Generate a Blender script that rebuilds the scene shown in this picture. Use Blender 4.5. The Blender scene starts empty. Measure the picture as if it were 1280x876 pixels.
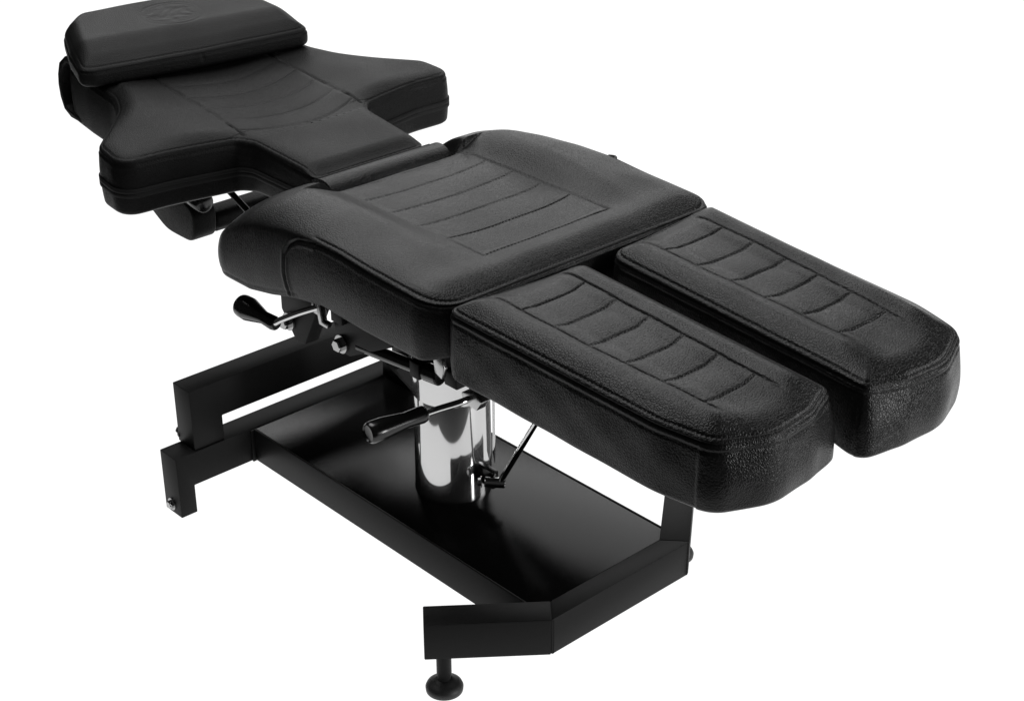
import bpy, bmesh, math, random
import numpy as np
from mathutils import Vector, Matrix

S = 0.64            # model units -> metres
ZG = 0.035          # the model's ground lies at z = -ZG
random.seed(4); rng = np.random.default_rng(4)
scene = bpy.context.scene
C = scene.collection

# ------------------------------------------------------------------ materials
def mat(name, base=(.02,.02,.02), rough=.4, metal=0., spec=.5, bump=None, emis=None, coat=0.):
    m = bpy.data.materials.new(name); m.use_nodes = True
    nt = m.node_tree; b = nt.nodes['Principled BSDF']
    b.inputs['Base Color'].default_value = (*base, 1)
    b.inputs['Roughness'].default_value = rough
    b.inputs['Metallic'].default_value = metal
    b.inputs['Specular IOR Level'].default_value = spec
    b.inputs['Coat Weight'].default_value = coat
    b.inputs['Coat Roughness'].default_value = .12
    if emis:
        b.inputs['Emission Color'].default_value = (*emis[:3], 1); b.inputs['Emission Strength'].default_value = emis[3]
    if bump: bump(nt, b)
    return m

def leather_bump(scale, strength, rough_lo, rough_hi):
    def f(nt, b):
        N, L = nt.nodes, nt.links
        tc = N.new('ShaderNodeTexCoord')
        warp = N.new('ShaderNodeTexNoise'); warp.inputs['Scale'].default_value = scale*.45; warp.inputs['Detail'].default_value = 2
        L.new(tc.outputs['Object'], warp.inputs['Vector'])
        mix = N.new('ShaderNodeVectorMath'); mix.operation = 'MULTIPLY_ADD'
        L.new(warp.outputs['Color'], mix.inputs[0]); mix.inputs[1].default_value = (1.4/scale,)*3
        L.new(tc.outputs['Object'], mix.inputs[2])
        v = N.new('ShaderNodeTexVoronoi'); v.feature = 'DISTANCE_TO_EDGE'; v.inputs['Scale'].default_value = scale
        L.new(mix.outputs[0], v.inputs['Vector'])
        r = N.new('ShaderNodeValToRGB'); r.color_ramp.elements[0].position = 0.0; r.color_ramp.elements[1].position = .24
        r.color_ramp.interpolation = 'EASE'
        L.new(v.outputs['Distance'], r.inputs['Fac'])
        n2 = N.new('ShaderNodeTexNoise'); n2.inputs['Scale'].default_value = scale*3; n2.inputs['Detail'].default_value = 3
        L.new(tc.outputs['Object'], n2.inputs['Vector'])
        n3 = N.new('ShaderNodeTexNoise'); n3.inputs['Scale'].default_value = 14; n3.inputs['Detail'].default_value = 3
        L.new(tc.outputs['Object'], n3.inputs['Vector'])
        ad = N.new('ShaderNodeMath'); ad.operation = 'MULTIPLY_ADD'; ad.inputs[1].default_value = .35
        L.new(n2.outputs['Fac'], ad.inputs[0]); L.new(r.outputs['Color'], ad.inputs[2])
        bp = N.new('ShaderNodeBump'); bp.inputs['Strength'].default_value = strength; bp.inputs['Distance'].default_value = .0009
        L.new(ad.outputs[0], bp.inputs['Height'])
        bp2 = N.new('ShaderNodeBump'); bp2.inputs['Strength'].default_value = .035; bp2.inputs['Distance'].default_value = .003
        L.new(n3.outputs['Fac'], bp2.inputs['Height']); L.new(bp.outputs['Normal'], bp2.inputs['Normal'])
        L.new(bp2.outputs['Normal'], b.inputs['Normal'])
        mr = N.new('ShaderNodeMapRange'); mr.inputs['To Min'].default_value = rough_lo; mr.inputs['To Max'].default_value = rough_hi
        n4 = N.new('ShaderNodeTexNoise'); n4.inputs['Scale'].default_value = 9; n4.inputs['Detail'].default_value = 4
        L.new(tc.outputs['Object'], n4.inputs['Vector'])
        L.new(n4.outputs['Fac'], mr.inputs['Value']); mr.inputs['From Min'].default_value = .3; mr.inputs['From Max'].default_value = .7
        L.new(mr.outputs['Result'], b.inputs['Roughness'])
    return f
def peel(scale, strength, dist=.0004):
    def f(nt, b):
        N, L = nt.nodes, nt.links
        tc = N.new('ShaderNodeTexCoord')
        n = N.new('ShaderNodeTexNoise'); n.inputs['Scale'].default_value = scale; n.inputs['Detail'].default_value = 2
        L.new(tc.outputs['Object'], n.inputs['Vector'])
        bp = N.new('ShaderNodeBump'); bp.inputs['Strength'].default_value = strength; bp.inputs['Distance'].default_value = dist
        L.new(n.outputs['Fac'], bp.inputs['Height']); L.new(bp.outputs['Normal'], b.inputs['Normal'])
    return f

M = {}
M['leather']   = mat('black_grained_leather', (.006,.006,.006), .40, spec=.15, bump=leather_bump(250, .34, .26, .35))
M['leather2']  = mat('black_smooth_leather', (.006,.006,.006), .42, spec=.08, bump=leather_bump(270, .30, .38, .46))
M['leather_seat'] = mat('black_seat_leather', (.005,.005,.005), .40, spec=.15, bump=leather_bump(240, .30, .30, .40))
M['paint']     = mat('black_powder_coat', (.006,.006,.006), .50, spec=.11, bump=peel(700, .25))
M['plate']     = mat('black_gloss_plate_paint', (.003,.003,.003), .10, spec=.18, bump=peel(650, .6, .0003))
M['plastic']   = mat('black_grip_plastic', (.005,.005,.005), .2, spec=.4, bump=peel(300, .1))
M['rubber']    = mat('black_rubber', (.012,.012,.012), .5, spec=.4, bump=peel(500, .3))
M['tape']      = mat('black_zip_tape', (.005,.005,.005), .7, spec=.2, bump=peel(900, .8))
M['cloth']     = mat('black_underside_cloth', (.008,.008,.008), .85, spec=.15, bump=peel(1200, .8))
M['chrome']    = mat('polished_chrome', (.52,.52,.52), .06, metal=1, bump=peel(60, .03))
def two_lobe(nt, b):
    # polished chrome with a faint brushed haze: a second, rougher lobe
    N, L = nt.nodes, nt.links
    g = N.new('ShaderNodeBsdfAnisotropic'); g.inputs['Color'].default_value = (.6,.6,.6,1); g.inputs['Roughness'].default_value = .30
    mx = N.new('ShaderNodeMixShader'); mx.inputs[0].default_value = .16
    out = [n for n in N if n.type == 'OUTPUT_MATERIAL'][0]
    L.new(b.outputs[0], mx.inputs[1]); L.new(g.outputs[0], mx.inputs[2]); L.new(mx.outputs[0], out.inputs['Surface'])
M['column']    = mat('polished_chrome_column', (.52,.52,.52), .05, metal=1, bump=two_lobe)
M['steel']     = mat('zinc_plated_steel', (.36,.36,.36), .24, metal=1, bump=peel(400, .2))
M['white']     = mat('glowing_white_backdrop', (.02,.02,.02), 1., spec=0., emis=(1,1,1,1.12))  # glow put into the material so the ground stays white and shadowless

M['dark'] = mat('dark_studio_floor', (.03,.03,.03), .8, spec=.1)
# ------------------------------------------------------------------ objects
def empty(name, loc=(0,0,0)):
    o = bpy.data.objects.new(name, None); C.objects.link(o); o.location = loc; o.empty_display_size = .1
    return o
def link(name, me, m, parent=None, smooth=False, sharp=None):
    for x in (m if isinstance(m, (list,tuple)) else [m]): me.materials.append(M[x])
    o = bpy.data.objects.new(name, me); C.objects.link(o)
    if parent: o.parent = parent
    if smooth:
        me.polygons.foreach_set('use_smooth', [True]*len(me.polygons))
        if sharp: me.set_sharp_from_angle(angle=math.radians(sharp))
    return o
def P3(p): return Vector((p[0]*S, p[1]*S, (p[2]+ZG)*S))

def bm_obj(name, bm, m, parent=None, bevel=0., seg=2, smooth=True, sharp=35):
    bmesh.ops.recalc_face_normals(bm, faces=bm.faces)
    if bevel:
        es = [e for e in bm.edges if len(e.link_faces) == 2 and e.calc_face_angle(0) > math.radians(30)]
        bmesh.ops.bevel(bm, geom=es, offset=bevel*S, segments=seg, profile=.5, affect='EDGES', clamp_overlap=True)
    me = bpy.data.meshes.new(name); bm.to_mesh(me); bm.free()
    return link(name, me, m, parent, smooth, sharp)

def add_prism(bm, poly, axis, a, b):
    """polygon of 2-D points swept along an axis from a to b (model units)"""
    def mk(p, t):
        if axis == 'z': q = (p[0], p[1], t)
        elif axis == 'y': q = (p[0], t, p[1])
        else: q = (t, p[0], p[1])
        return bm.verts.new(P3(q))
    A = [mk(p, a) for p in poly]; B = [mk(p, b) for p in poly]
    bm.faces.new(A); bm.faces.new(B[::-1])
    for i in range(len(poly)):
        j = (i+1) % len(poly); bm.faces.new((A[i], A[j], B[j], B[i]))
def add_box(bm, x0, x1, y0, y1, z0, z1):
    add_prism(bm, [(x0,y0),(x1,y0),(x1,y1),(x0,y1)], 'z', z0, z1)
def add_lathe(bm, p, axis, prof, n=32, cap=True):
    """prof: list of (distance along axis, radius); model units"""
    ax = Vector(axis).normalized(); t = Vector((0,0,1)) if abs(ax.z) < .9 else Vector((1,0,0))
    u = ax.cross(t).normalized(); v = ax.cross(u)
    rings = []
    for d, r in prof:
        c = Vector(p) + ax*d
        rings.append([bm.verts.new(P3(c + (u*math.cos(k*2*math.pi/n) + v*math.sin(k*2*math.pi/n))*r)) for k in range(n)])
    for a, b in zip(rings, rings[1:]):
        for k in range(n): bm.faces.new((a[k], a[(k+1)%n], b[(k+1)%n], b[k]))
    if cap: bm.faces.new(rings[0][::-1]); bm.faces.new(rings[-1])
def rod(bm, a, b, r, n=20):
    a, b = Vector(a), Vector(b); L = (b-a).length
    add_lathe(bm, a, b-a, [(0, r*.85), (r*.15, r), (L-r*.15, r), (L, r*.85)], n)
def add_tube(bm, pts, r, n=16):
    """smooth tube along points"""
    P = [Vector(p) for p in pts]; Q = []
    for i in range(len(P)-1):
        p0 = P[max(i-1,0)]; p1 = P[i]; p2 = P[i+1]; p3 = P[min(i+2,len(P)-1)]
        for k in range(8):
            t = k/8; Q.append(.5*((2*p1)+(p2-p0)*t+(2*p0-5*p1+4*p2-p3)*t*t+(3*p1-p0-3*p2+p3)*t**3))
    Q.append(P[-1]); rings = []; u = None
    for i, q in enumerate(Q):
        d = (Q[min(i+1,len(Q)-1)] - Q[max(i-1,0)]).normalized()
        if u is None: u = d.orthogonal().normalized()
        u = (u - d*u.dot(d)).normalized(); v = d.cross(u)
        rings.append([bm.verts.new(P3(q + (u*math.cos(k*2*math.pi/n)+v*math.sin(k*2*math.pi/n))*r)) for k in range(n)])
    for a, b in zip(rings, rings[1:]):
        for k in range(n): bm.faces.new((a[k], a[(k+1)%n], b[(k+1)%n], b[k]))
    bm.faces.new(rings[0][::-1]); bm.faces.new(rings[-1])
def new(): return bmesh.new()

def bolt(name, p, axis, r, h, parent, material='steel', washer=True):
    bm = new(); ax = Vector(axis).normalized()
    if washer: add_lathe(bm, p, ax, [(0, r*1.45), (h*.25, r*1.45)], 28)
    add_lathe(bm, Vector(p)+ax*h*.25, ax, [(0, r), (h*.6, r), (h*.75, r*.85)], 6)
    return bm_obj(name, bm, material, parent, smooth=False)

# ------------------------------------------------------------------ cushions
def smooth_outline(pts, step, radii):
    """closed polygon with rounded corners, resampled evenly. pts CCW."""
    out = []; n = len(pts)
    for i in range(n):
        p = np.array(pts[i]); a = np.array(pts[i-1]); b = np.array(pts[(i+1)%n]); r = radii[i]
        da = (a-p)/np.linalg.norm(a-p); db = (b-p)/np.linalg.norm(b-p)
        ang = math.acos(np.clip(da@db, -1, 1))
        if r <= 0 or ang > 3.12: out.append(p); continue
        t = r/math.tan(ang/2); t = min(t, .49*np.linalg.norm(a-p), .49*np.linalg.norm(b-p)); r2 = t*math.tan(ang/2)
        c = p + (da+db)/np.linalg.norm(da+db) * r2/math.sin(ang/2)
        s0 = p+da*t - c; s1 = p+db*t - c
        a0 = math.atan2(s0[1], s0[0]); a1 = math.atan2(s1[1], s1[0]); d = (a1-a0+math.pi) % (2*math.pi) - math.pi
        m = max(3, int(abs(d)*r2/.004))
        for k in range(m+1):
            th = a0 + d*k/m; out.append(c + r2*np.array([math.cos(th), math.sin(th)]))
    out = np.array(out); Q = np.vstack([out, out[:1]])
    seg = np.linalg.norm(np.diff(Q, axis=0), axis=1); s = np.concatenate([[0], np.cumsum(seg)])
    N = int(s[-1]/step); tt = np.linspace(0, s[-1], N, endpoint=False)
    O = np.stack([np.interp(tt, s, Q[:,0]), np.interp(tt, s, Q[:,1])], 1)
    for _ in range(3): O = .25*np.roll(O,1,0) + .5*O + .25*np.roll(O,-1,0)
    return O
def normals(O):
    T = np.roll(O,-1,0) - np.roll(O,1,0); T /= np.linalg.norm(T, axis=1)[:,None]
    return np.stack([T[:,1], -T[:,0]], 1)      # outward for CCW
def dist_outline(Pts, O):
    B = np.roll(O,-1,0); d = np.full(len(Pts), 1e9)
    AB = B-O; L2 = (AB**2).sum(1)
    for i in range(0, len(Pts), 4000):
        p = Pts[i:i+4000,None,:]; t = np.clip(((p-O)*AB).sum(2)/L2, 0, 1)
        q = O + t[...,None]*AB
        d[i:i+4000] = np.sqrt(((p-q)**2).sum(2)).min(1)
    return d
def gro(d, w): return np.exp(-(d/w)**2)
def sst(a, b, x):
    t = np.clip((x-a)/(b-a), 0, 1); return t*t*(3-2*t)
def seg_dist(x, y, pts):
    d = np.full(x.shape, 1e9)
    for (ax, ay), (bx, by) in zip(pts, pts[1:]):
        vx, vy = bx-ax, by-ay; t = np.clip(((x-ax)*vx+(y-ay)*vy)/(vx*vx+vy*vy), 0, 1)
        d = np.minimum(d, np.hypot(x-ax-t*vx, y-ay-t*vy))
    return d

def cushion(name, O, spine, topf, seamf, botf, parent, material='leather', nr=90, ns=34, edge_r=.05, bulge=.008,
            side_cb=None, under='cloth', seam_line=True, seam_amp=lambda x,y: 1., mirror=False):
    """O: outline (CCW). spine(x,y)->base points. topf(x,y,d)->height above seam plane, seamf(x,y), botf(x,y)."""
    N = len(O); nrm = normals(O)
    B = spine(O)
    fr = np.linspace(0, 1, nr)                      # 0 at the edge
    fr = fr**1.35
    X = O[None]*(1-fr[:,None,None]) + B[None]*fr[:,None,None]
    V = X.reshape(-1,2); d = dist_outline(V, O)
    z = seamf(V[:,0], V[:,1]) + topf(V[:,0], V[:,1], d)
    # rounded top edge is part of topf; double seam grooves near the edge
    if seam_line:
        kk = np.tile(np.arange(N), nr); per = 3
        z = z - .0032*gro(d-.010, .0024)*seam_amp(V[:,0], V[:,1])*np.where(kk % per == 0, .45, 1.15)
    top = np.column_stack([V, z])
    # side: from the seam down
    tt = np.linspace(0, 1, ns+1)[1:]
    zs = seamf(O[:,0], O[:,1]) + topf(O[:,0], O[:,1], np.zeros(N)); zb = botf(O[:,0], O[:,1])
    side = []
    for t in tt:
        zz = zs*(1-t) + zb*t; dz = zs-zz; up = zz-zb
        off = bulge*np.sin(math.pi*np.clip(t,0,1))**.7
        if seam_line: off = off + (- .005*gro(dz-.003, .003) + .0015*gro(dz-.010, .004))*seam_amp(O[:,0], O[:,1])
        off = off - .007*(1-np.clip(up/.010, 0, 1))**2
        if side_cb is not None: off = off + side_cb(O[:,0], O[:,1], zz, nrm, zs, zb)
        side.append(np.column_stack([O + nrm*off[:,None], zz]))
    side = np.vstack(side)
    last = side[-N:]
    # underside
    und = []
    for f in (.03, .12, .4, 1.):
        q = last[:,:2]*(1-f) + B*f; und.append(np.column_stack([q, botf(q[:,0], q[:,1]) - 0.0]))
    und = np.vstack(und)
    VV = np.vstack([top, side, und])
    if mirror: VV[:,1] *= -1
    idx = lambda r, k: r*N + (k % N)
    k = np.arange(N); F = []; mi = []
    # ring order from the innermost top ring outwards and down
    order = [nr-1-i for i in range(nr)] + [nr+i for i in range(ns)] + [nr+ns+i for i in range(4)]
    for a, b in zip(order, order[1:]):
        q = np.column_stack([a*N+k, b*N+k, b*N+(k+1)%N, a*N+(k+1)%N])
        if mirror: q = q[:, ::-1]
        F.append(q); mi.append(np.full(N, 1 if b >= nr+ns else 0))
    F = np.vstack(F); mi = np.concatenate(mi)
    VV = VV.copy(); VV[:,2] += ZG; VV *= S
    me = bpy.data.meshes.new(name)
    me.vertices.add(len(VV)); me.vertices.foreach_set('co', VV.astype(np.float32).ravel())
    me.loops.add(len(F)*4); me.loops.foreach_set('vertex_index', F.astype(np.int32).ravel())
    me.polygons.add(len(F)); me.polygons.foreach_set('loop_start', (np.arange(len(F))*4).astype(np.int32))
    me.polygons.foreach_set('loop_total', np.full(len(F), 4, np.int32))
    me.update(calc_edges=True)
    bm = bmesh.new(); bm.from_mesh(me)
    inner = [v for v in bm.verts if v.index < nr*N and v.index >= (nr-1)*N] + [v for v in bm.verts if v.index >= (nr+ns+3)*N]
    bmesh.ops.remove_doubles(bm, verts=inner, dist=.0004)
    bm.to_mesh(me); bm.free()
    o = link(name, me, [material, under], parent, True)
    n = len(me.polygons)
    # material: faces whose all corners are on the underside
    co = np.empty(len(me.vertices)*3, np.float32); me.vertices.foreach_get('co', co); co = co.reshape(-1,3)
    nn = np.empty(n*3, np.float32); me.polygons.foreach_get('normal', nn); nn = nn.reshape(-1,3)
    me.polygons.foreach_set('material_index', (nn[:,2] < -.9).astype(np.int32))
    me.update()
    return o

def band(name, O, z0f, z1f, off, parent, material, keep=None):
    nrm = normals(O); N = len(O); V = []
    prof = [(0, 0), (0.08, off), (.46, off), (.5, off-.002), (.54, off), (.92, off), (1, 0)]
    for t, o in prof:
        a = O + nrm*(o); z = z0f(O[:,0],O[:,1])*(1-t) + z1f(O[:,0],O[:,1])*t
        V.append(np.column_stack([a, z+ZG]))
    R = len(prof); V = np.vstack(V)*S; F = []
    for r in range(R-1):
        for k in range(N): F.append((r*N+k, r*N+(k+1)%N, (r+1)*N+(k+1)%N, (r+1)*N+k))
    if keep is not None: F = [f for f in F if all(keep(*O[i % N]) for i in f)]
    me = bpy.data.meshes.new(name); me.from_pydata(V.tolist(), [], F)
    return link(name, me, material, parent, True)

def thick_thread(x, y):      # thread spacing modulation for stitched grooves
    return 1

# ================================================================== the chair
chair = empty('treatment_chair')
chair['label'] = 'black leather reclining treatment chair with split leg rests, chrome column and black steel base'
chair['category'] = 'reclining chair'

Z0, Z1 = .0905, .1962
# ---- base frame
base = 'paint'
bm = new(); add_box(bm, -1.0365, .1675, -.2425, .2425, Z1-.018, Z1-.0026); plate = bm_obj('base_plate', bm, 'plate', chair, .002)
for s in (-1, 1):
    bm = new(); y0, y1 = sorted((s*.25, s*.243)); add_box(bm, -1.0365, .150, y0, y1, Z0, Z1-.0014)
    y0, y1 = sorted((s*.2425, s*.215)); add_box(bm, -1.0365, .168, y0, y1, Z0, Z0+.006)
    bm_obj('side_rail', bm, base, chair, .0015)
xo, xi = .228, .1685
d = np.array([-math.cos(.889), -math.sin(.889)]); Nn = np.array([-.776, .63])*.080
Ob = np.array([xo, -.25]); Ib = Ob+Nn; tI = (Ib[0]-xi)/d[0]; Ib = Ib - d*tI if abs(tI) < .1 else Ib
Ib = np.array([xi, (Ob+Nn)[1] + d[1]*((xi-(Ob+Nn)[0])/d[0])])
bm = new(); add_prism(bm, [(xi, Ib[1]), (xo, -.25), (xo, .25), (xi, -Ib[1])], 'z', Z0, Z1)
bm_obj('front_crossbar', bm, base, chair, .003)
for s in (-1, 1):
    E1 = Ob + d*.313; E2 = E1 + Nn
    g = np.array([.0012, 0]) 
    poly = [tuple(Ob-g*0+d*.0015), tuple(E1), tuple(E2), tuple(Ib+d*.0015)]
    if s == 1: poly = [(x, -y) for x, y in poly]
    bm = new(); add_prism(bm, poly, 'z', Z0, Z1-.0008); arm = bm_obj('foot_arm', bm, base, chair, .003)
    # filler block inside the mitre, closes the gap between crossbar and arm
    q0 = Ob*.975 + Ib*.025; q1 = Ob*.03 + Ib*.97; h = d*.006
    poly = [tuple(q0-h), tuple(q0+h), tuple(q1+h), tuple(q1-h)]
    if s == 1: poly = [(x, -y) for x, y in poly]
    bm = new(); add_prism(bm, poly, 'z', Z0+.003, Z1-.0022); bm_obj('mitre_filler', bm, base, arm, 0)
    # levelling foot
    c = Ob + d*.265 + Nn*.5; fx, fy = c[0], c[1]*(-s)
    ft = None
    bm = new(); add_lathe(bm, (fx, fy, -ZG), (0,0,1),
        [(0, .043), (.003, .047), (.013, .048), (.020, .045), (.026, .036), (.031, .026), (.036, .019)], 40)
    ft = bm_obj('levelling_foot', bm, 'rubber', chair, sharp=60)
    bm = new(); add_lathe(bm, (fx, fy, .0), (0,0,1), [(0, .0165), (.012, .0165), (.02, .019), (.092, .019)], 28); bm_obj('stem', bm, base, ft)
bolt('frame_bolt', (.2, .2502, .155), (0,1,0), .014, .016, chair, 'rubber')
# ---- rear crossbar, legs, hoop
XR, XB = -1.0375, -1.122
bm = new(); add_prism(bm, [(-.515, 0), (-.461, 0), (-.461, Z0), (.461, Z0), (.461, 0), (.515, 0), (.515, Z1), (-.515, Z1)], 'x', XB, XR)
bm_obj('rear_crossbar', bm, base, chair, .003)
bm = new(); hx0, hx1 = -1.128, -1.043; zt = .388; zbm = .275
add_prism(bm, [(-.447, Z1+.0005), (-.345, Z1+.0005), (-.345, zbm), (.345, zbm), (.345, Z1+.0005), (.447, Z1+.0005), (.447, zt), (-.447, zt)], 'x', hx0, hx1)
bm_obj('support_hoop', bm, base, chair, .003)
for s in (-1, 1):
    bolt('frame_bolt', (-1.083, s*.5152, .03), (0,s,0), .013, .014, chair, 'steel')
    bolt('frame_bolt', (-1.122, s*.43, Z1+.02), (-1,0,0), .013, .03, chair, 'rubber')
# gusset at the rear of the plate
bm = new(); add_prism(bm, [(-1.036, Z1), (-.90, Z1), (-1.036, Z1+.055)], 'y', .236, .248); bm_obj('gusset', bm, base, chair, .001)
bm = new(); add_prism(bm, [(-1.036, Z1-.002), (-1.03, Z1-.002), (-1.03, Z0), (-1.036, Z0)], 'y', -.262, -.2505); bm_obj('weld_tab', bm, base, chair, .001)

# ---- column
cx, cy = -.412, -.012
bm = new(); add_lathe(bm, (cx,cy,Z1-.004), (0,0,1), [(0,.108),(.004,.1085),(.012,.107),(.30,.103),(.305,.101)], 96)
col = bm_obj('hydraulic_column', bm, 'column', chair, sharp=40)
bm = new(); add_lathe(bm, (cx,cy,.49), (0,0,1), [(0,.1045),(.001,.1065),(.27,.1045),(.28,.10)], 96); bm_obj('column_sleeve', bm, 'column', col, sharp=40)
# outer guide strip on the sleeve's side
rr = Vector((.676,.737,0)); q = Vector((cx,cy,0)) + rr*.106 + Vector((-.05,.045,0))*0
bm = new()
for k in range(1):
    pts = []
    A = np.linspace(-.36, .30, 14)
    a0 = math.atan2(rr.y, rr.x)
    zlo = .27
    rows = 10; grid = []
    for j in range(rows+1):
        zz = zlo + (.76-zlo)*j/rows
        w = 1. if j > 0 else .55
        grid.append([bm.verts.new(P3((cx+.116*math.cos(a0+t*w), cy+.116*math.sin(a0+t*w), zz))) for t in A])
    for j in range(rows):
        for i in range(len(A)-1): bm.faces.new((grid[j][i], grid[j][i+1], grid[j+1][i+1], grid[j+1][i]))
    ext = bmesh.ops.solidify(bm, geom=list(bm.faces), thickness=.004*S)
bm_obj('side_guard', bm, 'chrome', col, sharp=40)

# ---- seat subframe and mounts
bm = new(); add_box(bm, -.60, -.14, -.13, .13, .765, .80); bm_obj('top_mount_plate', bm, base, chair, .003)
for s in (-1, 1):
    bm = new(); y0, y1 = sorted((s*.315, s*.275))
    add_prism(bm, [(-.60,.815), (-.30,.785), (.02,.790), (.02,.845), (-.24,.880), (-.60,.870)], 'y', y0, y1)
    bm_obj('side_channel', bm, base, chair, .002)
bm = new(); add_box(bm, -.54, -.48, -.275, .275, .80, .86); bm_obj('cross_member', bm, base, chair, .003)
bm = new(); add_box(bm, -.10, -.04, -.275, .275, .79, .83); bm_obj('cross_member', bm, base, chair, .003)
# hinge bracket with bolts (near and far side)
for s in (-1, 1):
    bm = new(); y0, y1 = sorted((s*.338, s*.350))
    add_prism(bm, [(-.462,.895), (-.462,.735), (-.445,.712), (-.405,.712), (-.235,.800), (-.20,.88)], 'y', y0, y1)
    br = bm_obj('hinge_bracket', bm, base, chair, .0015)
    bolt('bolt', (-.432, s*.351, .738), (0,s,0), .017, .022, br)
    bm = new(); rod(bm, (-.432, s*.22, .738), (-.432, s*.338, .738), .010); bm_obj('axle', bm, 'steel', br)
    # rear triangular bracket
    bm = new(); y0, y1 = sorted((s*.30, s*.345))
    add_prism(bm, [(-.70,.865), (-.50,.865), (-.605,.668), (-.645,.668), (-.70,.74)], 'y', y0, y1)
    b2 = bm_obj('tilt_bracket', bm, base, chair, .002)
    bolt('bolt', (-.665, s*.346, .715), (0,s,0), .017, .026, b2)
    bm = new()
    add_prism(bm, [(-.515,.84), (-.495,.84), (-.487,.785), (-.468,.785), (-.468,.772), (-.503,.772)], 'y', *sorted((s*.352, s*.368)))
    bm_obj('catch_plate', bm, 'steel', b2, .0015)
    bm = new(); add_box(bm, -.455, -.41, *sorted((s*.345, s*.365)), .80, .85); bm_obj('stop_block', bm, base, b2, .002)
# long release tube on the near side
bm = new(); rod(bm, (-.38, -.335, .748), (-.088, -.33, .775), .0165, 24)
rt = bm_obj('release_tube', bm, 'plastic', chair, sharp=40)
bm = new(); rod(bm, (-.125, -.332, .772), (-.075, -.33, .776), .022, 24); bm_obj('end_cap', bm, 'plastic', rt, sharp=40)
bm = new(); add_box(bm, -.165, -.13, -.352, -.312, .752, .795); bm_obj('tube_clip', bm, base, rt, .003)
bm = new(); add_box(bm, -.045, .0, -.345, -.30, .775, .815); lt = bm_obj('latch_block', bm, base, chair, .003)
bm = new(); add_prism(bm, [(-.062,.86), (-.03,.86), (-.02,.83), (-.03,.80), (-.055,.81)], 'y', -.365, -.352); bm_obj('hinge_plate', bm, 'steel', chair, .002)

# ---- lever handles
def lever(name, rodpts, r, g0, g1, gr0, gr1, plated):
    g0, g1 = Vector(g0), Vector(g1); L = (g1-g0).length
    bm = new(); add_tube(bm, rodpts, r); h = bm_obj(name, bm, plated, chair, sharp=50)
    bm = new(); add_lathe(bm, g0, g1-g0, [(0,gr0*.75),(.004,gr0*.92),(.012,gr0),(L*.35,gr0*.90),(L*.75,gr1*1.02),(L-.012,gr1),(L-.005,gr1*.95),(L,gr1*.80),(L-.004,gr1*.72),(L-.006,gr1*.30)], 40)
    bm_obj('grip', bm, 'plastic', h, sharp=40)
    return h
lv = lever('release_lever', [(-.015,-.275,.728), (-.02,-.32,.726), (-.035,-.37,.722), (-.044,-.42,.720)], .0085, (-.044,-.405,.720), (-.058,-.565,.722), .0215, .0265, 'chrome')
bm = new(); add_prism(bm, [(-.045,.735),(.0,.75),(.03,.735),(.01,.705),(-.035,.71)], 'y', -.295, -.265); bm_obj('lever_clamp', bm, 'steel', lv, .004)
lv2 = lever('release_lever', [(-.515,-.352,.812), (-.56,-.385,.79), (-.60,-.415,.766), (-.617,-.425,.754), (-.64,-.422,.751)], .0085, (-.612,-.422,.750), (-.76,-.43,.757), .019, .031, 'chrome')
bm = new(); add_box(bm, -.54, -.50, -.362, -.345, .79, .83); bm_obj('lever_clamp', bm, 'steel', lv2, .004)

# ---- gas springs
def gas(a, b, t, r1, r2, clev=True):
    a, b = Vector(a), Vector(b); m = a.lerp(b, t)
    bm = new(); rod(bm, a, m, r1, 24); g = bm_obj('gas_spring', bm, 'plastic', chair, sharp=40)
    bm = new(); rod(bm, m, b, r2, 20); bm_obj('piston_rod', bm, 'chrome', g, sharp=40)
    return g
g = gas((.05,.0,.765), (-.235,.0,.272), .35, .012, .0085)
# clevis at the foot of the front spring
bm = new(); rod(bm, (-.262,-.032,.275), (-.225,.010,.27), .015, 24); bm_obj('pivot_pin', bm, 'chrome', g, sharp=40)
bm = new(); add_box(bm, -.315, -.250, -.012, .010, .245, .30); bm_obj('clevis', bm, 'plastic', g, .004)
bolt('bolt', (-.266,-.037,.275), (-.66,-.75,0), .011, .012, g)
gas((-1.40,-.15,.940), (-.70,-.15,.657), .62, .0095, .007)

# ---- supports of the leg rests
for s in (-1, 1):
    bm = new(); add_box(bm, .02, .62, *sorted((s*.27, s*.21)), .80, .845); sup = bm_obj('leg_rest_support', bm, base, chair, .003)

# ================================================================== seat cushion
ip = lambda xs, ys: (lambda x: np.interp(x, xs, ys))
Eseat = ip([-.85,-.82,-.77,-.70,-.62,-.50,-.40,-.28,-.15,0,.06], [.895,.93,.968,1.004,1.030,1.053,1.064,1.066,1.054,1.046,1.038])
Kseat = ip([-.85,-.81,-.76,-.68,-.60,-.50,-.40,-.30,-.15,0,.06], [.91,.972,1.025,1.068,1.092,1.103,1.103,1.096,1.080,1.060,1.047])
Cseat = ip([-.90,-.74,-.70,-.66,-.635,-.62,-.56,0,.06], [.87,.87,.88,.95,1.035,1.05,1.058,1.058,1.050])
Bseat = ip([-.90,-.80,-.67,-.58,-.50,-.36,-.2,0,.06], [.855,.838,.838,.855,.876,.900,.893,.890,.905])
Os = smooth_outline([(-.845,-.37),(-.80,-.458),(-.5,-.456),(-.2,-.457),(.068,-.452),(.074,.462),(-.2,.457),(-.5,.456),(-.80,.458),(-.845,.37)], .0036,
                    [.06,.06,0,0,.085,.065,0,0,.06,.06])
def sm(f, x, w=.02):
    return sum(f(x+w*k)*c for k, c in ((-1,.1),(-.6,.2),(0,.4),(.6,.2),(1,.1)))
def seat_seam(x, y):   return sm(Eseat, x)
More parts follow.
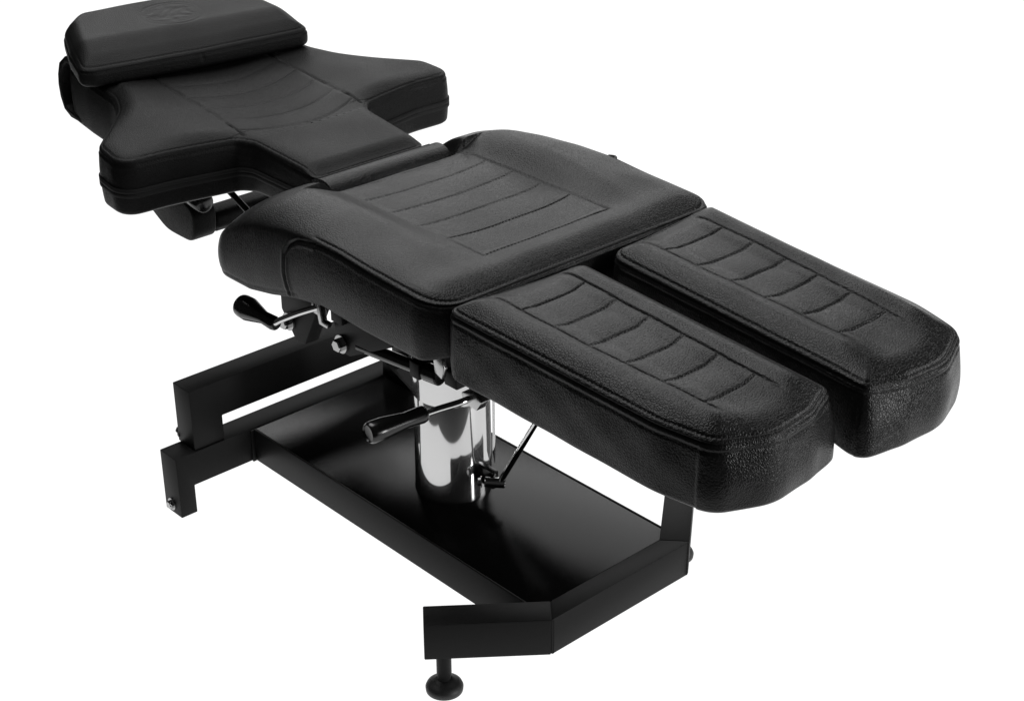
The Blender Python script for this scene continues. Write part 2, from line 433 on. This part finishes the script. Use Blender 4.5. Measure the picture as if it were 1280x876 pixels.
def stripe(x, xs, w=.0032, depth=1.):
    g = 0
    for a in xs: g = g + gro(x-a, w)
    return g
def seat_top(x, y, d):
    ay = np.abs(y); e = sm(Eseat, x); k = sm(Kseat, x); c = sm(Cseat, x, .012)
    w1 = sst(.185, .315, ay)                       # panel -> bolster
    w1 = np.where(x < -.63, sst(.185, .25, ay), w1)
    mid = c*(1-w1) + k*w1
    rr = .075 + .075*sst(-.06,-.28,x)
    u = np.clip(d/rr, 0, 1); rd = .35*np.sqrt(np.clip(1-(1-u)**2, 0, 1)) + .65*np.sin(math.pi/2*u)
    h = e + (mid-e)*rd
    fr = sst(-.16, -.02, x)                        # front lip rolls over
    h = h + fr*.006*gro(x-.0, .05)*sst(0,.03,d)
    # stitched panel
    inp = sst(.218, .208, ay) * (x > -.66)
    L = .055; xx = x + .018*np.clip(ay/.205, 0, 1)**3
    rows = [-.60, -.4925, -.385, -.2775, -.170]
    puff = 0
    ph = ((xx+.60)/.1075) % 1.
    puff = .0022*np.sin(math.pi*ph)**.6*sst(.208,.17,ay)*(xx>-.60)*(x<-.055)
    st = .5+.5*np.sin(2*math.pi*y/.011)
    g = stripe(xx, rows, .0022)*(.0010+.0028*st)*(ay<.2065)
    gf = gro(x+.055, .0022)*(.0010+.003*st)*(ay<.2065)
    gl = gro(ay-.2065, .0022)*.0036*(x<-.053)*sst(-.68,-.66,x)
    h = h + puff - np.maximum(np.maximum(g, gf), gl)
    # light drape wrinkles
    h = h + .0015*np.sin(x*21+ay*9)*np.sin(ay*17-x*6)*sst(0,.1,d)
    return h - e
seam_side = [(.07,1.04),(0,1.040),(-.10,1.043),(-.18,1.052),(-.27,1.064),(-.35,1.069),(-.40,1.066),(-.445,1.052),(-.475,1.028),(-.49,.99),(-.49,.93),(-.478,.86)]
seam_loop = [(-.30,1.060),(-.36,1.062),(-.40,1.060),(-.44,1.052),(-.47,1.033),(-.488,1.005),(-.492,.95),(-.482,.87)]
def seat_side(x, y, z, n, zs, zb):
    sd = seg_dist(x, z, [(a, b-.003) for a, b in seam_loop])
    return (-.0055*gro(sd, .0032) + .002*gro(sd-.009,.005)) * (np.abs(y) > .40) * (x < -.37) - .0015*gro(z-zb-.02,.003)*(x<-.45)
def spine_line(a, b, y0=0., ya=0.):
    def f(O):
        t = (O[:,0]-O[:,0].min())/(O[:,0].max()-O[:,0].min())
        x = a + (b-a)*sst(0,1,t)*.0 + (b-a)*t
        return np.column_stack([x, np.full(len(O), y0)+ya*t])
    return f
def seat_spine(O):
    x = np.clip(O[:,0], -.62, -.2); return np.column_stack([-.62+(x+.62)*1., np.zeros(len(O))])
seat = cushion('seat_cushion', Os, seat_spine, seat_top, seat_seam, lambda x,y: Bseat(x)+0*y, chair, nr=150, ns=40, side_cb=seat_side, bulge=.012, material='leather_seat', seam_amp=lambda x,y: sst(-.40,-.36,x))
bm = new(); add_tube(bm, [(-.30,.455,1.065),(-.288,.468,1.062),(-.276,.455,1.06)], .005); bm_obj('pull_tab', bm, 'leather', seat)

# ================================================================== leg rests
def mk_leg(mirror):
    kx = 1.06 if mirror else 1.
    O = smooth_outline([(.076,-.437),(.68,-.408),(.805,-.378),(.862,-.25),(.852,-.13),(.815,-.034),(.108,-.040)], .0036, [.025,.25,.07,.14,.12,.02,.045])
    O[:,0] = .1 + (O[:,0]-.1)*kx
    if mirror: O[:,1] = O[:,1] - .014*sst(-.2,-.4,O[:,1])*sst(.3,.8,O[:,0])
    def spine(O):
        x = np.clip(O[:,0], .27, .66); return np.column_stack([x, -.236+.03*(x-.1)/.7])
    seam = lambda x, y: 1.036 - .048*(x-.1)/.73 + 0*y
    def yo(x): return -.334 + .035*np.clip((x-.2)/.55,0,1)**1.5     # outer panel line
    def yi(x): return -.128 - .010*(x-.12)/.65
    def top(x, y, d):
        a, b = yo(x), yi(x)
        rr = .075; u = np.clip(d/rr, 0, 1); rd = .45*np.sqrt(np.clip(1-(1-u)**2,0,1)) + .55*np.sin(math.pi/2*u)
        h = .019*rd
        tt = np.clip((y-a)/(b-a), 0, 1); inside = (y>a)*(y<b)
        fx = sst(.11,.16,x)*sst(.84,.78,x)
        # bolsters either side of the panel, the panel lies between them
        dl = np.minimum(np.abs(y-a), np.abs(y-b))
        h = h + .016*rd*np.where(inside, sst(.05,0,dl)*.45, .45+.55*np.sin(math.pi*np.clip(dl/.085,0,1)))*sst(.86,.74,x)
        h = h + .010*sst(.80,.90,x+.12*0)*0
        bow = .006*np.clip((tt-.60)/.40,0,1)**2
        xx = x + bow
        rows = np.array([.108,.2086,.3092,.4098,.5104,.6110,.7116])
        ph = ((xx-.108)/.1006) % 1.
        puff = .0032*np.sin(math.pi*ph)**.55*sst(0,.03,dl)*inside*(xx>.108)*(xx<.7116)
        g = stripe(xx, rows[1:], .0026)*(.0020+.0022*(.5+.5*np.sin(2*math.pi*y/.010)))*inside
        gl = np.maximum(gro(y-a,.0028), gro(y-b,.0028))*.005*sst(.11,.13,x)*sst(.80,.73,x)
        h = h + puff*fx - np.maximum(g, gl)*sst(0,.02,d)
        h = h + .0012*np.sin(x*29+y*13)*np.sin(y*31-x*11)*sst(0,.08,d)
        return h
    bot = lambda x, y: .872 - .045*(x-.1)/.73 + .0*y
    def side(x, y, z, n, zs, zb):
        dz = zs-z
        x = .1+(x-.1)/kx; fz = np.clip((zs-z)/(zs-zb),0,1)
        push = .022*fz*gro(np.hypot(x-.815,y+.034),.075) + (.010*fz*gro(np.hypot(x-.80,y+.38),.09) if mirror else 0)
        return push - .0028*gro(dz-.019,.0028) + .006*gro(dz-.10,.07)*(n[:,0]>.3) + .0009*np.sin(x*37+y*23)*np.sin(z*60)
    return cushion('leg_rest', O, spine, top, seam, bot, chair, nr=115, ns=40, side_cb=side, bulge=.005, mirror=mirror)
legn = mk_leg(False); legf = mk_leg(True)

# ================================================================== backrest with arm wings and neck
half = [(-1.765,.325),(-1.62,.338),(-1.46,.345),(-1.375,.385),(-1.29,.465),(-1.205,.548),(-1.08,.560),(-1.07,.42),(-1.035,.225),(-1.0,.198),(-.735,.184)]
rad  = [.05,0,.15,.15,.15,.06,.05,.3,.02,.05,.02]
ptsb = [(x,-y) for x,y in half] + [(x + (.012 if y > .5 else 0), y + (.018 if y > .5 else 0)) for x,y in half[::-1]]
Ob_ = smooth_outline(ptsb, .006, rad + rad[::-1])
bz = lambda x: 1.042 + .098*(-.70-x)
def back_spine(O):
    x = O[:,0]
    t = np.interp(x, [-1.785,-1.62,-1.40,-1.23,-1.10,-1.04,-.90,-.70], [-1.60,-1.55,-1.36,-1.22,-1.14,-1.11,-.93,-.80])
    return np.column_stack([t, np.zeros(len(O))])
def back_top(x, y, d):
    ay = np.abs(y); rr = .045
    u = np.clip(d/rr,0,1); h = .018*np.sqrt(np.clip(1-(1-u)**2,0,1))*sst(-.735,-.80,x)
    h = h + .012*gro(ay-.33,.10)*(x>-1.5)*(x<-1.05)*sst(0,.06,d)
    yl = np.interp(x, [-1.8,-1.04], [.180,.200])
    gl = gro(ay-yl,.0030)*.0042*(x<-1.035)
    bow = -.055*(1-np.clip(ay/.2,0,1)**2)
    xx = x + bow
    rows = [-1.34,-1.245,-1.155,-1.07]
    g = stripe(xx, rows, .004)*.0018*(ay<yl)
    ph = ((xx+1.34)/.09)%1.
    puff = .002*np.sin(math.pi*ph)**.7*(ay<yl)*(xx<-1.07)*(xx>-1.6)*sst(0,.02,yl-ay)
    h = h - np.maximum(g, gl) + puff - .006*gro(ay,.14)*(x<-1.0)
    h = h + .0014*np.sin(x*23+y*7)*np.sin(y*19-x*9)*sst(0,.06,d)
    # neck end rolls down
    return h
back = cushion('backrest', Ob_, back_spine, back_top, lambda x,y: bz(x)+0*y, lambda x,y: np.interp(x,[-1.8,-1.45,-1.2,-1.0,-.7],[.985,.960,.937,.935,.925])+0*y,
               chair, 'leather2', nr=110, ns=30, bulge=.006, seam_amp=lambda x,y: .5)
zp = lambda x: np.interp(x,[-1.8,-1.3,-1.04,-.7],[1.054,1.014,.996,.980])
band('zipper', Ob_, lambda x,y: zp(x)-.014+0*y, lambda x,y: zp(x)+.014+0*y, .0095, back, 'tape', keep=lambda x, y: x > -1.222)
# rolled end flap of the neck
bm = new(); prof = []
for k in range(26):
    a = math.radians(150 - k*(290/25)); prof.append((-.688+.050*math.cos(a), 1.020+.042*math.sin(a)))
prof += [(-.70,.965),(-.735,.99),(-.735,1.048)]
add_prism(bm, prof, 'y', -.200, .200); flap = bm_obj('neck_flap', bm, 'leather', back, .004, seg=2, sharp=60)

# ================================================================== head pillow
PA = math.radians(-7.5); pca, psa = math.cos(PA), math.sin(PA); PC = (-1.628, -.018)
def pl(x, y): x = x-PC[0]; y = y-PC[1]; return x*pca + y*psa*-1*-1, -x*psa + y*pca
def plx(x, y): return (x-PC[0])*pca + (y-PC[1])*psa
def ply(x, y): return -(x-PC[0])*psa + (y-PC[1])*pca
Ol = smooth_outline([(-.185,-.245),(-.12,-.305),(.02,-.345),(.135,-.362),(.150,-.33),(.158,0),(.150,.33),(.135,.362),(.02,.345),(-.12,.305),(-.185,.245),(-.195,0)], .0045, [.06,.08,.1,.02,.03,0,.03,.02,.1,.08,.06,0])
Op = np.column_stack([PC[0]+Ol[:,0]*pca-Ol[:,1]*psa, PC[1]+Ol[:,0]*psa+Ol[:,1]*pca])
pzl = lambda xl: 1.190 - .13*(xl-.145)
pz = lambda x, y: pzl(plx(x, y))
def pil_top(x, y, d):
    # flat top, long soft slope to the front edge
    xl, yl = plx(x, y), ply(x, y)
    df = np.clip((.156-xl), 0, 1)
    u = np.clip(d/.05,0,1); r1 = .5*np.sqrt(np.clip(1-(1-u)**2,0,1)) + .5*np.sin(math.pi/2*u)
    h = .018*r1 + .030*sst(0,.12,df)*r1
    # worn embossed round crest
    ex, ey = (xl+.035)/.078, (yl-.0)/.095; rad_ = np.hypot(ex, ey); th = np.arctan2(ey, ex)
    e = .0010*gro(rad_-1, .05)*(.65+.35*np.sin(th*2+1)) + .0006*gro(rad_-.84,.04)*(.6+.4*np.sin(th*3))
    inner = np.sin(7*ex+2.6*np.sin(4.1*ey+.6))*np.cos(8*ey+2.1*np.sin(5*ex+1)) + .6*np.sin(17*ex*ey+3)
    e = e + .0005*np.clip(inner*2,-1,1)*sst(.80,.66,rad_)
    return h - e + .0012*np.sin(x*25+y*9)*np.sin(y*17)*r1
pb = lambda x, y: pz(x, y) - .046
def pil_side(x, y, z, n, zs, zb):
    return -.004*gro(ply(x,y)+.0,.003)*(plx(x,y)>.1)*gro((zs-z)-.012,.012)
pillow = cushion('head_pillow', Op, lambda O: np.column_stack([PC[0]+psa*0+np.clip(ply(O[:,0],O[:,1]),-.19,.19)*-psa, PC[1]+np.clip(ply(O[:,0],O[:,1]),-.19,.19)*pca]), pil_top,
                 pz, pb, chair, 'leather2', nr=90, ns=14, bulge=.004, side_cb=pil_side, seam_amp=lambda x,y: .5)
# strap pouch that loops the pillow round the head end
def pouch(y0, y1, name='pillow_strap'):
    cen = [(-1.66,1.175),(-1.74,1.170),(-1.775,1.145),(-1.790,1.11),(-1.795,1.08),(-1.792,1.045),(-1.78,1.015),(-1.75,1.0),(-1.69,.997)]
    n_ = len(cen); pr = []
    for sgn, rng_ in ((1, range(n_)), (-1, range(n_-1,-1,-1))):
        for i in rng_:
            t = Vector(cen[min(i+1,n_-1)])-Vector(cen[max(i-1,0)]); t.normalize(); pr.append((cen[i][0]-t.y*.010*sgn, cen[i][1]+t.x*.010*sgn))
    bm = new(); add_prism(bm, pr, 'y', y0, y1); return bm_obj(name, bm, 'leather2', pillow, .004)
pouch(-.335, .25)

# ---- padded arm cradle hanging below the back
bm = new()
crp = smooth_outline([(-1.80,.952),(-1.70,.83),(-1.60,.72),(-1.50,.668),(-1.345,.668),(-1.338,.775),(-1.45,.82),(-1.52,.952)], .012, [.01,.15,.1,.1,.04,.03,.05,.01])
add_prism(bm, [tuple(p) for p in crp], 'y', -.20, -.12)
cr = bm_obj('arm_cradle', bm, 'leather2', chair, .012, seg=3, sharp=60)
bm = new(); add_prism(bm, [(-1.45,.70),(-1.43,.678),(-1.365,.678),(-1.345,.70),(-1.348,.730),(-1.365,.742),(-1.43,.742)], 'y', -.119, .45); bm_obj('cradle_pad', bm, 'leather2', cr, .01, seg=3, sharp=60)
bm = new(); rod(bm, (-1.39,-.17,.80), (-1.315,-.17,.80), .030, 24); bm_obj('knob', bm, 'plastic', cr, sharp=50)
bm = new(); rod(bm, (-1.42,-.19,.90), (-1.42,-.12,.90), .026, 24); bm_obj('pivot_cap', bm, 'plastic', cr, sharp=50)
bm = new(); add_box(bm, -1.0, -.60, -.03, .03, .90, .93); bm_obj('back_support', bm, base, chair, .003)

# ================================================================== floor, lights, camera
# added glowing sheet stands in for blank white background, on a dark studio floor
ca_, sa_ = math.cos(math.radians(137.45)), math.sin(math.radians(137.45))
def fl_pt(a, b): return (2.563 + (a*ca_ + b*sa_)/S, -2.522 + (a*sa_ - b*ca_)/S)
bm = new(); add_prism(bm, [fl_pt(1.2,-1.1), fl_pt(1.2,1.45), fl_pt(60,24), fl_pt(60,-21)], 'z', -ZG-.02, -ZG)
fl = bm_obj('glowing_backdrop_sheet', bm, 'white', None, smooth=False); fl['kind'] = 'structure'
bm = new(); add_box(bm, -120, 120, -120, 120, -ZG-.1, -ZG-.03)
fl = bm_obj('studio_floor', bm, 'dark', None, smooth=False); fl['kind'] = 'structure'

w = bpy.data.worlds.new('World'); scene.world = w; w.use_nodes = True
bg = w.node_tree.nodes['Background']; bg.inputs['Color'].default_value = (1,1,1,1); bg.inputs['Strength'].default_value = .035

def area(name, loc, target, size, sy, power):
    L = bpy.data.lights.new(name, 'AREA'); L.shape = 'RECTANGLE'; L.size = size; L.size_y = sy; L.energy = power
    o = bpy.data.objects.new(name, L); C.objects.link(o); o.location = loc
    o.rotation_euler = (Vector(target)-Vector(loc)).to_track_quat('-Z','Y').to_euler()
    return o
tgt = (-.3, 0, .6)
def away(v, k): v = Vector(v).normalized(); return tuple(Vector(tgt)+v*k)
area('softbox_back', away((-.654,.60,.50), 3.6), tgt, 4.2, 2.6, 66)
area('softbox_right', away((.55,.62,.30), 2.8), tgt, .8, 1.6, 34)
area('strip_front', (2.1, .55, .75), (-.1, 0, .5), .22, 1.3, 28)
area('softbox_top', away((-.30,.02,1), 2.6), tgt, 2.2, 2.0, 75)

az, el, ro = math.radians(137.4515), math.radians(-27.3897), math.radians(-.179)
F = Vector((math.cos(el)*math.cos(az), math.cos(el)*math.sin(az), math.sin(el)))
r0 = F.cross(Vector((0,0,1))).normalized(); u0 = r0.cross(F)
R = r0*math.cos(ro) + u0*math.sin(ro); U = -r0*math.sin(ro) + u0*math.cos(ro)
cam = bpy.data.cameras.new('camera'); co = bpy.data.objects.new('camera', cam); C.objects.link(co)
mw = Matrix((R, U, -F)).transposed().to_4x4(); mw.translation = P3((2.56281, -2.52232, 2.62139)); co.matrix_world = mw
cam.sensor_width = 36; cam.lens = 36*2059.6/1280; cam.clip_end = 500; cam.clip_start = .05
scene.camera = co
scene.view_settings.view_transform = 'Standard'; scene.view_settings.look = 'None'
scene.view_settings.exposure = 0; scene.view_settings.gamma = 1
